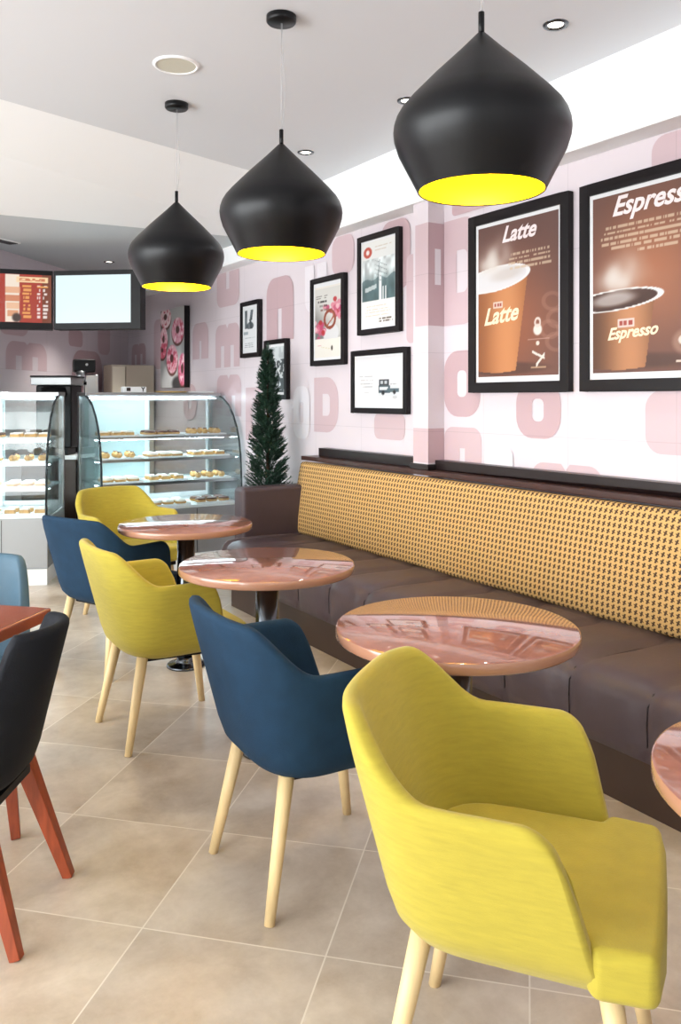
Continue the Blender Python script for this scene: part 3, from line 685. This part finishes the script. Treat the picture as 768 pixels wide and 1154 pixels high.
def car(U, V):
    I = base(U, (240, 240, 241)); I = over(I, (V > .9)*.5, (222, 222, 226))
    I = lines(U, V, I, .08, .42, .6, 1, .1, (170, 172, 178), 3, .008, .8); I = lines(U, V, I, .1, .42, .53, 1, .1, (180, 172, 178), 4, .006, .8)
    I = lines(U, V, I, .08, .42, .46, 1, .1, (150, 152, 158), 5, .008, .8); I = lines(U, V, I, .15, .4, .39, 1, .1, (140, 142, 150), 6, .009, .8); I = lines(U, V, I, .15, .38, .27, 1, .1, (190, 190, 196), 7, .008, .7)
    I = over(I, rect(U, V, .5, .95, .2, .42)*.6, (214, 222, 226)); I = over(I, rect(U, V, .52, .72, .42, .54), (52, 58, 64)); I = over(I, rect(U, V, .55, .6, .45, .51)+rect(U, V, .63, .68, .45, .51), (200, 206, 210))
    I = over(I, rect(U, V, .5, .74, .27, .42), (74, 92, 100)); I = over(I, rect(U, V, .53, .7, .33, .385), (226, 230, 232)); I = over(I, rect(U, V, .68, .92, .28, .35), (86, 106, 114))
    I = over(I, ell(U, V, .6, .27, .035, .045)+ell(U, V, .83, .28, .03, .04), (30, 34, 38)); I = lines(U, V, I, .74, .9, .44, 1, .1, (120, 126, 132), 8, .01, .8)
    I = over(I, ell(U, V, .84, .18, .05, .03, .2)*.4, (150, 156, 160))
    return I
def kpic(U, V):
    I = base(U, (236, 238, 240)); n = vnoise(U, V, 6, 12)
    ph = rect(U, V, .08, .95, .5, .97)
    dark = (rect(U, V, .1, .3, .52, .95)+(np.abs(U-.55-.35*(V-.72)) < .09)*(V > .7)*(V < .95)+ell(U, V, .5, .58, .24, .09, .1)+(np.abs(U-.5+.3*(V-.72)) < .07)*(V > .5)*(V < .74))
    I = over(I, ph*dark*(.6+.4*n), (58, 68, 74)); I = over(I, rect(U, V, .02, .35, .38, .45)*.6, (110, 130, 140))
    I = lines(U, V, I, .1, .9, .35, 2, .05, (130, 140, 146), 3, .006, .7); I = lines(U, V, I, .05, .8, .17, 4, .045, (100, 106, 112), 4, .006, .8)
    return I
def lowpic(U, V):
    I = base(U, (214, 220, 222)); n = vnoise(U, V, 9, 15); n2 = vnoise(U, V, 20, 16)
    I = over(I, (V < .72)*(n*.6+n2*.5 > .42)*.85, (44, 54, 58)); I = over(I, (V > .72)*(n > .4)*.4, (150, 160, 164)); I = lines(U, V, I, .1, .9, .1, 2, .04, (220, 224, 226), 3, .008, .8)
    return I
def donuts(U, V):
    n = vnoise(U, V, 7, 21); I = base(U, (0, 0, 0))+(120+90*n*(1-V)+70*V*(U > .4))[..., None]*np.array((.98, 1.0, .99))
    I = over(I, ell(U, V, .3, .12, .32, .16, .5)*.8, (214, 216, 216)); I = over(I, ell(U, V, .75, .05, .25, .09, .3), (60, 60, 62))
    n2 = vnoise(U, V, 26, 22)
    for (cu, cv, ru, rv, c) in ((.22, .9, .24, .13, (238, 208, 212)), (.14, .62, .17, .16, (232, 180, 190)), (.08, .48, .17, .1, (214, 110, 130)), (.74, .71, .25, .16, (226, 164, 182)), (.5, .36, .24, .18, (226, 170, 184)), (.93, .22, .17, .2, (220, 130, 160))):
        I = over(I, ell(U, V-.0, cu, cv-.025, ru*1.04, rv*1.06, .05), (92, 50, 42)); I = over(I, ell(U, V, cu, cv, ru, rv, .06), c)
        I = over(I, ell(U, V, cu, cv, ru, rv, .06)*(n2 > .66)*.8, (196, 70, 96)); I = over(I, ell(U, V, cu, cv, ru, rv, .06)*(n2 < .2)*.8, (248, 232, 234))
        I = over(I, ell(U, V, cu-.01, cv+.01, ru*.3, rv*.3, .2), (84, 48, 44))
    return I
Gf = 'small black framed pictures'
picture('framed_picture', 4.178, 4.655, 1.83, 2.488, .036, (.012, .012, .012, .012), tower, 66, 100, 'tall framed picture of a metal tower under a red round emblem', 'picture', Gf)
picture('framed_picture', 4.098, 4.735, 1.307, 1.727, .036, (.012, .012, .012, .012), car, 96, 66, 'wide white framed picture with a tiny dark car, lowest by the pilaster', 'picture', Gf)
picture('framed_picture', 4.822, 5.29, 1.645, 2.283, .038, (.02, .012, .02, .03), pinkf, 70, 100, 'framed picture of pink flowers and a red brown swirl', 'picture', Gf)
picture('framed_picture', 6.135, 6.5, 1.757, 2.232, .036, (.012, .012, .02, .02), kpic, 50, 70, 'framed black and white picture farthest along, above left of the conifer', 'picture', Gf)
picture('framed_picture', 5.658, 6.048, 1.40, 1.877, .036, (.012, .012, .02, .02), lowpic, 50, 70, 'framed dark picture half hidden behind the conifer', 'picture', Gf)
r = empty('canvas_print', (WX-.036, 8.06, 1.52)); tag(r, 'frameless canvas print of pink iced doughnuts on the far wall', 'picture')
MB().box(-.028, .026, -.335, .335, 0, .81).build('stretcher', M['frame'], r)
sheet('print', (-.0295, .335, 0), RT, UP, .67, .81, 70, 90, donuts, M['canvas'], r)

# ------------------------------------------------------------------ conifer
pl = empty('potted_conifer', (2.82, 5.5, 0)); tag(pl, 'tall dark green cone-shaped conifer behind the end of the banquette', 'plant')
pt = MB().lathe([(0, 0), (.13, 0), (.135, .02), (.165, .40), (.17, .42), (.155, .42), (.15, .38), (0, .38)], n=36).build('pot', M['pot'], pl)
MB().lathe([(0, .382), (.151, .382)], n=24).build('soil', M['soil'], pl)
MB().cyl((0, 0, .38), (0, 0, 1.72), .018, .004, n=10).build('trunk', M['bark'], pl)
vs = []; fs = []
def blade(a, b, w, up):
    d = (b-a); s = d.cross(up)
    if s.length < 1e-5: return
    s = s.normalized()*w; n = len(vs); vs.extend([a-s, a+s, b+s*.15, b-s*.15]); fs.append((n, n+1, n+2, n+3))
def rad(z):
    t = (z-.48)/(1.80-.48)
    return .195*min(1, (1-t)**.62*1.02) * (min(1, .75+t*3))
rnd = random.Random(11)
for i in range(1150):
    z = .46+1.30*(rnd.random()**1.08); R = rad(z)*rnd.uniform(.68, 1.05); a = rnd.uniform(0, 2*PI)
    out = Vector((math.cos(a), math.sin(a), 0)); p = Vector((0, 0, z-R*.45))+out*.01
    tip = Vector((0, 0, z+R*.25))+out*R
    br = tip-p; blade(p, tip, .0022, Vector((0, 0, 1)))
    k = 15
    for j in range(k):
        t = .38+.64*j/k; q = p+br*min(t, 1.0)
        for sgn in (-1, 1):
            side = br.cross(Vector((0, 0, 1))).normalized()*sgn
            dv = (br.normalized()*.75+side*rnd.uniform(.3, .8)+Vector((0, 0, rnd.uniform(-.45, .6)))).normalized()
            blade(q, q+dv*rnd.uniform(.018, .034), .0028, Vector((rnd.uniform(-1, 1), rnd.uniform(-1, 1), rnd.uniform(-1, 1))))
for j in range(60):
    q = Vector((0, 0, 1.68+.12*j/60)); dv = Vector((rnd.uniform(-.5, .5), rnd.uniform(-.5, .5), 1)).normalized(); blade(q, q+dv*.04, .003, Vector((rnd.uniform(-1, 1), rnd.uniform(-1, 1), .1)))
me = bpy.data.meshes.new('foliage'); me.from_pydata([tuple(v) for v in vs], [], fs); me.materials.append(M['leaf'])
fo = bpy.data.objects.new('foliage', me); COL.objects.link(fo); fo.parent = pl

# ------------------------------------------------------------------ display cases
CURVE = [(.0, .50), (.0, .62), (.008, .78), (.022, .92), (.05, 1.05), (.1, 1.16), (.17, 1.26), (.27, 1.35), (.38, 1.405), (.46, 1.428)]
DEP = .7
def display_case(loc_, rz, w, label, right_open=False):
    r = empty('display_case', loc_, rz); tag(r, label, 'display case', 'glass display cases')
    MB().box(0, w, .02, DEP, .12, .5).build('base_cabinet', M['grey'], r, bevel=.004)
    MB().box(.0, w, .0, DEP, 0, .12).build('plinth', M['wlam'], r)
    for k in (1, 2): MB().box(w*k/3-.002, w*k/3+.002, .017, .021, .13, .49).build('panel_joint', M['gtrim'], r)
    MB().box(.01, w-.01, .03, DEP-.03, .5, .52).build('deck', M['wlam'], r)
    MB().box(0, w, .44, DEP+.02, 1.43, 1.458).build('top', M['steel'], r, bevel=.003)
    # curved front glass, 6 mm
    m = MB(); n = len(CURVE)
    vs = [(x, y, z) for x in (.012, w-.012) for y, z in CURVE]; m.add(vs, [(i, i+1, n+i+1, n+i) for i in range(n-1)], 0, True)
    m.build('front_glass', M['glass'], r)
    for x in (.006, w-.006):
        pts = CURVE+[(DEP-.02, 1.43), (DEP-.02, .52)]
        MB().prism(pts, x-.002, x+.002, 'x').build('end_glass', M['glass'], r)
        MB().tube([(x, y-.004, z) for y, z in CURVE], .009, n=8).build('edge_trim', M['gtrim'], r)
        MB().box(x-.018 if x > .1 else x-.006, x+.006 if x > .1 else x+.018, DEP-.05, DEP, .5, 1.43).build('corner_post', M['steel'], r)
    for z, y0 in ((1.08, .17), (.90, .10), (.71, .06)):
        MB().box(.02, w-.02, y0, DEP-.06, z, z+.012).build('shelf', M['shelfg'], r)
        MB().box(.02, w-.02, y0-.004, y0+.012, z-.008, z+.016).build('shelf_rail', M['steel'], r)
    for z in (1.405, 1.062, .882, .692):
        yy0 = .47 if z > 1.3 else .3
        MB().box(.04, w-.04, yy0, yy0+.018, z, z+.008).build('light_strip', M['led'], r)
    m = MB()  # rear sliding doors
    for a, b, yb in ((0, w*.5+.02, DEP-.03), (w*.5-.02, w, DEP-.015)):
        m.box(a+.01, a+.045, yb, yb+.012, .52, 1.43).box(b-.045, b-.01, yb, yb+.012, .52, 1.43).box(a+.045, b-.045, yb, yb+.012, .52, .56).box(a+.045, b-.045, yb, yb+.012, 1.39, 1.43)
    m.build('rear_door_frame', M['wlam'], r)
    MB().box(w*.5, w-.05, DEP-.022, DEP-.018, .56, 1.39).build('rear_glass', M['glass'], r); MB().box(.05, w*.5, DEP-.028, DEP-.022, .56, 1.39).build('rear_panel', M['shelfg'], r)
    return r
c2 = display_case((1.84, 6.43, 0), 0, 1.21, 'curved glass display case of pastries on the right, touching the pink wall')
d1 = Vector((.407, .914, 0)); w1 = Vector((.914, -.407, 0)); fr = Vector((1.435, 6.43, 0)); o1 = fr-w1*1.0
c1 = display_case(tuple(o1), math.atan2(w1.y, w1.x), 1.0, 'glass display case cut off by the left edge, beside the right display case')
# goods
def ring_mesh(mb, R, r0, z, mi, n=14, k=7):
    vs = []; fs = []
    for i in range(n):
        for j in range(k):
            a = 2*PI*i/n; b = 2*PI*j/k; vs.append(((R+r0*math.cos(b))*math.cos(a), (R+r0*math.cos(b))*math.sin(a), z+r0*.75*math.sin(b)))
    fs = [(i*k+j, ((i+1) % n)*k+j, ((i+1) % n)*k+(j+1) % k, i*k+(j+1) % k) for i in range(n) for j in range(k)]
    mb.add(vs, fs, mi, True)
def doughnut(ice):
    m = MB(); ring_mesh(m, .028, .018, .0135, 0); o = m.build('doughnut', M['bake'])
    m = MB(); ring_mesh(m, .028, .0165, .0185, 0); m.build('icing', ice, o); index_kids(o); return o
def slice_():
    m = MB(); m.prism([(-.035, -.02), (.035, -.02), (.035, .02), (-.035, .02)], 0, .022); o = m.build('cake_bar', M['bake'], bevel=.005)
    m = MB(); m.prism([(-.033, -.018), (.033, -.018), (.033, .018), (-.033, .018)], .022, .03); m.build('icing', M['sugar'], o, bevel=.003); index_kids(o); return o
def roll():
    m = MB(); m.lathe([(0, -.045), (.012, -.04), (.022, -.02), (.024, 0), (.022, .02), (.012, .04), (0, .045)], n=12)
    m.v = [(x, z, y*.8+.02) for x, y, z in m.v]; o = m.build('pastry_roll', M['bake'])
    m = MB().tube([(-.012, -.02, .036), (.012, -.01, .039), (-.012, .005, .0395), (.012, .02, .036)], .003, n=6); m.build('icing', M['choc'], o); index_kids(o); return o
protos = [('ring doughnut with white icing', doughnut(M['sugar'])), ('iced cake bar', slice_()), ('ring doughnut with chocolate glaze', doughnut(M['choc'])), ('pastry roll with chocolate drizzle', roll()), ('ring doughnut with pink icing', doughnut(M['pinkg']))]
cats = ['doughnut', 'cake', 'doughnut', 'pastry', 'doughnut']
used = set()
shelfn = {3: 'top shelf', 2: 'second shelf', 1: 'third shelf', 0: 'bottom deck'}
tray_proto = None
def make_tray():
    m = MB(); m.box(-.17, .17, -.13, .13, 0, .004).box(-.17, -.165, -.13, .13, .004, .014).box(.165, .17, -.13, .13, .004, .014).box(-.165, .165, -.13, -.125, .004, .014).box(-.165, .165, .125, .13, .004, .014)
    return m.build('serving_tray', M['wlam'])
def stock(root, w, cname, cols, seed):
    global tray_proto
    rd = random.Random(seed); mx = Matrix.Translation(root.location) @ Matrix.Rotation(root.rotation_euler[2], 4, 'Z')
    for lev, (z, y0) in enumerate(((.52, .05), (.722, .1), (.912, .13), (1.092, .2))):
        for ci, (cx, pos) in enumerate(cols):
            kind = [(1, 0, 2), (0, 1, 3), (3, 0, 1), (1, 2, 3)][lev][ci % 3]
            cy_ = y0+.14
            p = mx @ Vector((cx, cy_, z+.0005)); tray_proto_ = tray_proto
            t = make_tray() if tray_proto is None else tray_proto.copy()
            if tray_proto is None: tray_proto = t
            else: COL.objects.link(t)
            t.location = p; t.rotation_euler = (0, 0, root.rotation_euler[2])
            where = f'{pos} {shelfn[lev]} of the {cname} case'
            nm, pr = protos[kind]
            tag(t, f'white tray of {nm.split(" with")[0].replace("ring ", "")}s, {where}', 'tray', 'white trays in the display cases')
            for iy in range(2):
                for ix in range(3):
                    q = mx @ Vector((cx-.107+.107*ix+rd.uniform(-.002, .002), cy_-.056+.112*iy+rd.uniform(-.003, .003), z+.0048))
                    if nm not in used: used.add(nm); d = pr
                    else: d = copy_tree(pr)
                    d.location = q; d.scale = (1.08, 1.08, 1.35); d.rotation_euler = (0, 0, root.rotation_euler[2]+rd.uniform(-.25, .25))
                    tag(d, f'{nm}, {where}', cats[kind], f'{nm}s, {where}')
stock(c2, 1.21, 'right-hand', ((.21, 'left end,'), (.6, 'middle,'), (.99, 'right end,')), 3)
stock(c1, 1.0, 'left-hand', ((.81, 'right end,'), (.45, 'middle,')), 4)
for nm, pr in protos:
    if nm not in used:
        for ch in KIDS.get(pr.name, []): bpy.data.objects.remove(ch)
        bpy.data.objects.remove(pr)
# things on top of the right case
r = empty('card_holder', (2.28, 6.98, 1.4585)); tag(r, 'small white card box with dark marks on top of the right case', 'box')
MB().box(-.1, .1, -.04, .04, 0, .05).build('body', M['wlam'], r, bevel=.004)
MB().box(-.075, -.04, -.0415, -.0402, .012, .042).build('mark', M['strip'], r); 
text_obj('Y', .05, (.055, -.0405, .01), (1, 0, 0), UP, M['strip'], r, 'mark', 0, .002)
r = MB().lathe([(0, 0), (.12, 0), (.15, .012), (.152, .012), (.122, -.0), (0, .003)], n=36).build('round_tray', M['gold']); r.location = (2.62, 6.98, 1.4592); tag(r, 'round gold tray lying on top of the right display case', 'tray')
r = MB().box(-.13, .13, -.09, .09, 0, .014).build('flat_box', M['wlam'], bevel=.003); r.location = (2.88, 7.03, 1.4585); tag(r, 'thin flat white box on the right display case nearest the wall', 'box')

# ------------------------------------------------------------------ behind the counter
cdir = math.atan2(bd.y, bd.x)
cn = empty('back_counter', (2.03, 7.92, 0), cdir); tag(cn, 'dark back counter with white top between the display cases and the mural', 'counter')
MB().box(-.5, .5, -.26, .26, 0, .87).build('body', M['plinth'], cn); MB().box(-.52, .52, -.28, .28, .87, .905).build('worktop', M['wlam'], cn, bevel=.003)
for i in range(2):
    d = MB().box(-.49+.5*i, -.02+.5*i, -.275, -.262, .08, .85).build('door', M['blackp'], cn); MB().cyl((-.06+.14*i, -.29, .5), (-.06+.14*i, -.29, .65), .006, n=8).build('handle', M['steel'], d)
vr = math.radians(-32.2)
def onc(u, v): return tuple(Vector((2.03, 7.92, .906))+bd*u-bn*v)
g = empty('coffee_grinder', onc(.06, .05), vr+.35); tag(g, 'tall black coffee grinder head on a steel column behind the counter', 'coffee grinder')
MB().box(-.1, .1, -.13, .13, 0, .05).build('base', M['blackp'], g, bevel=.005); MB().box(.0, .13, -.06, .1, .05, .73).build('column', M['steel'], g, bevel=.01)
MB().box(-.1, .1, -.12, .1, .75, .87).build('head', M['blackp'], g, bevel=.012); MB().cyl((-.03, -.08, .65), (-.03, -.08, .76), .04, .055, n=24).build('spout', M['steel'], g)
MB().box(-.1, .02, -.1, -.08, .63, .66).build('fork', M['blackp'], g); MB().cyl((.02, -.14, .82), (.02, -.12, .82), .012, n=12).build('button', M['steel'], g)
g = empty('espresso_machine', onc(-.31, .0), vr); tag(g, 'steel espresso machine with flat dark-edged top behind the counter', 'coffee machine')
MB().box(-.16, .16, -.15, .15, .06, .62).build('body', M['blackp'], g, bevel=.015); MB().box(-.19, .17, -.19, .17, .62, .69).build('cup_rail', M['grey'], g, bevel=.006)
MB().box(-.195, .175, -.195, .175, .69, .705).build('lid', M['blackp'], g, bevel=.004); MB().lathe([(0, .5), (.12, .5), (.135, .54), (.12, .6), (0, .62)], (0, -.1, 0), n=24).build('group_head', M['blackp'], g)
MB().box(-.15, .15, -.22, .0, 0, .06).build('drip_tray', M['blackp'], g, bevel=.004)
g = empty('tall_cabinet', (2.84, 8.72, 0)); tag(g, 'beige tall cabinet standing in the far corner by the doughnut picture', 'cabinet')
MB().box(-.23, .235, .0, .3, 0, 1.77).build('body', M['beige'], g); MB().box(-.225, -.09, -.018, 0, .05, 1.75).build('door', M['creaml'], g, bevel=.002)
d = MB().box(-.08, .23, -.018, 0, .05, 1.75).build('door', M['beige'], g, bevel=.002); MB().cyl((-.05, -.035, .9), (-.05, -.035, 1.1), .006, n=8).build('handle', M['steel'], d)

# menu boards
def pt(px, Z, z):   # point on the board line, metres
    return None
S_, C_ = math.sin(math.radians(32.2)), math.cos(math.radians(32.2))
def cam2w(X, Z): return Vector((X*C_+Z*S_, -X*S_+Z*C_, 0))
def board(XA, ZA, XB, ZB, fn, nx, nz, label, side=True, sx=(0.02, .02)):
    a = cam2w(XA, ZA); b = cam2w(XB, ZB); w = (b-a).length; rz = math.atan2((b-a).y, (b-a).x)
    r = empty('menu_screen', (a.x, a.y, 1.985), rz); tag(r, label, 'screen', 'menu screens over the counter')
    z1 = .495
    m = MB(); m.box(0, w, 0, .12, 0, z1); m.build('housing', M['blackp'], r, bevel=.004)
    sheet('screen', (sx[0], -.0015, .055), (1, 0, 0), UP, w-sx[0]-sx[1], z1-.095, nx, nz, fn, M['screen'], r)
    q = a+(b-a)*.5; dv = q.normalized(); t = (p0-q).dot(bn)/dv.dot(bn)
    ld = Matrix.Rotation(-rz, 3, 'Z') @ dv; e0 = Vector((w*.5, 0, .22))+ld*.14; e1 = Vector((w*.5, 0, .22))+ld*min(t-.03, .5)
    MB().cyl(e0, e1, .018, n=10).build('wall_bracket', M['blackp'], r)
    return r, w
def menu(U, V):
    I = base(U, (168, 52, 34)); I = over(I, (U > .94)*1., (120, 56, 30))
    I = over(I, rect(U, V, .69, .785, 0, 1), (240, 224, 206)); n = vnoise(U, V, 12, 4)
    for k in range(4): I = over(I, (np.abs(U-.74) < .035+.006*k)*(V > .12+.16*k)*(V < .25+.16*k)*.8, ((214, 140, 96), (232, 176, 136), (200, 110, 70), (226, 160, 120))[k])
    I = over(I, ell(U, V, .765, .1, .03, .09, .3), (60, 44, 40))
    I = over(I, rect(U, V, .765, .975, .83, .95), (246, 214, 168)); I = over(I, rect(U, V, .78, .96, .865, .92)*(vnoise(U, V, 60, 2) > .35), (206, 120, 80))
    for (a, b, c) in ((.805, .865, (236, 170, 90)), (.9, .925, (244, 236, 232)), (.94, .975, (244, 236, 232))):
        I = lines(U, V, I, a, b, .76, 9, .08, c, int(a*50), .024, .9)
    I = over(I, rect(U, V, .9, .975, .73, .76), (236, 170, 90))
    for k in range(4): I = lines(U, V, I, .06+.16*k, .17+.16*k, .8, 9, .085, (244, 232, 226), 9+k, .02, .9)
    return I
def blank(U, V):
    return base(U, (222, 244, 250))+((V-.5)*4)[..., None]
# left screen: its right end meets the other at x -2.85
r1, w_ = board(-3.56, 6.54, -2.422, 6.93, menu, 150, 70, 'red menu screen with orange and white text, cut off by the left edge', sx=(.03, .012))
r2, w_ = board(-2.416, 6.93, -1.66, 6.83, blank, 6, 6, 'blank pale blue lit screen beside the red menu', sx=(.02, .085))

# ------------------------------------------------------------------ light
W = bpy.data.worlds.new('World'); SC.world = W; W.use_nodes = True
bg = W.node_tree.nodes['Background']; bg.inputs[0].default_value = (.93, .97, 1, 1); bg.inputs[1].default_value = 2.9
def area(name, loc, rot, sx, sy, e, col):
    l = bpy.data.lights.new(name, 'AREA'); l.shape = 'RECTANGLE'; l.size = sx; l.size_y = sy; l.energy = e; l.color = col
    o = bpy.data.objects.new(name, l); o.location = loc; o.rotation_euler = rot; COL.objects.link(o); return o
area('window_daylight', (-3.2, 2.3, 1.5), (0, -PI/2, 0), 2.0, 5.6, 262, (.95, .98, 1))

# ------------------------------------------------------------------ camera
cam = bpy.data.cameras.new('Camera'); co = bpy.data.objects.new('Camera', cam); COL.objects.link(co)
co.location = (0, 0, 1.4); co.rotation_euler = (PI/2, 0, -math.radians(32.2))
cam.sensor_fit = 'VERTICAL'; cam.sensor_height = 36.; cam.lens = 928*36/1154.; cam.shift_y = -(577-450)/1154.
cam.clip_start = .05
SC.camera = co
SC.view_settings.view_transform = 'Standard'; SC.view_settings.look = 'None'; SC.view_settings.gamma = 1; SC.view_settings.use_curve_mapping = False
SC.view_settings.exposure = .14
SC.cycles.max_bounces = 8; SC.cycles.transparent_max_bounces = 24; SC.cycles.sample_clamp_indirect = 6; SC.cycles.use_denoising = True
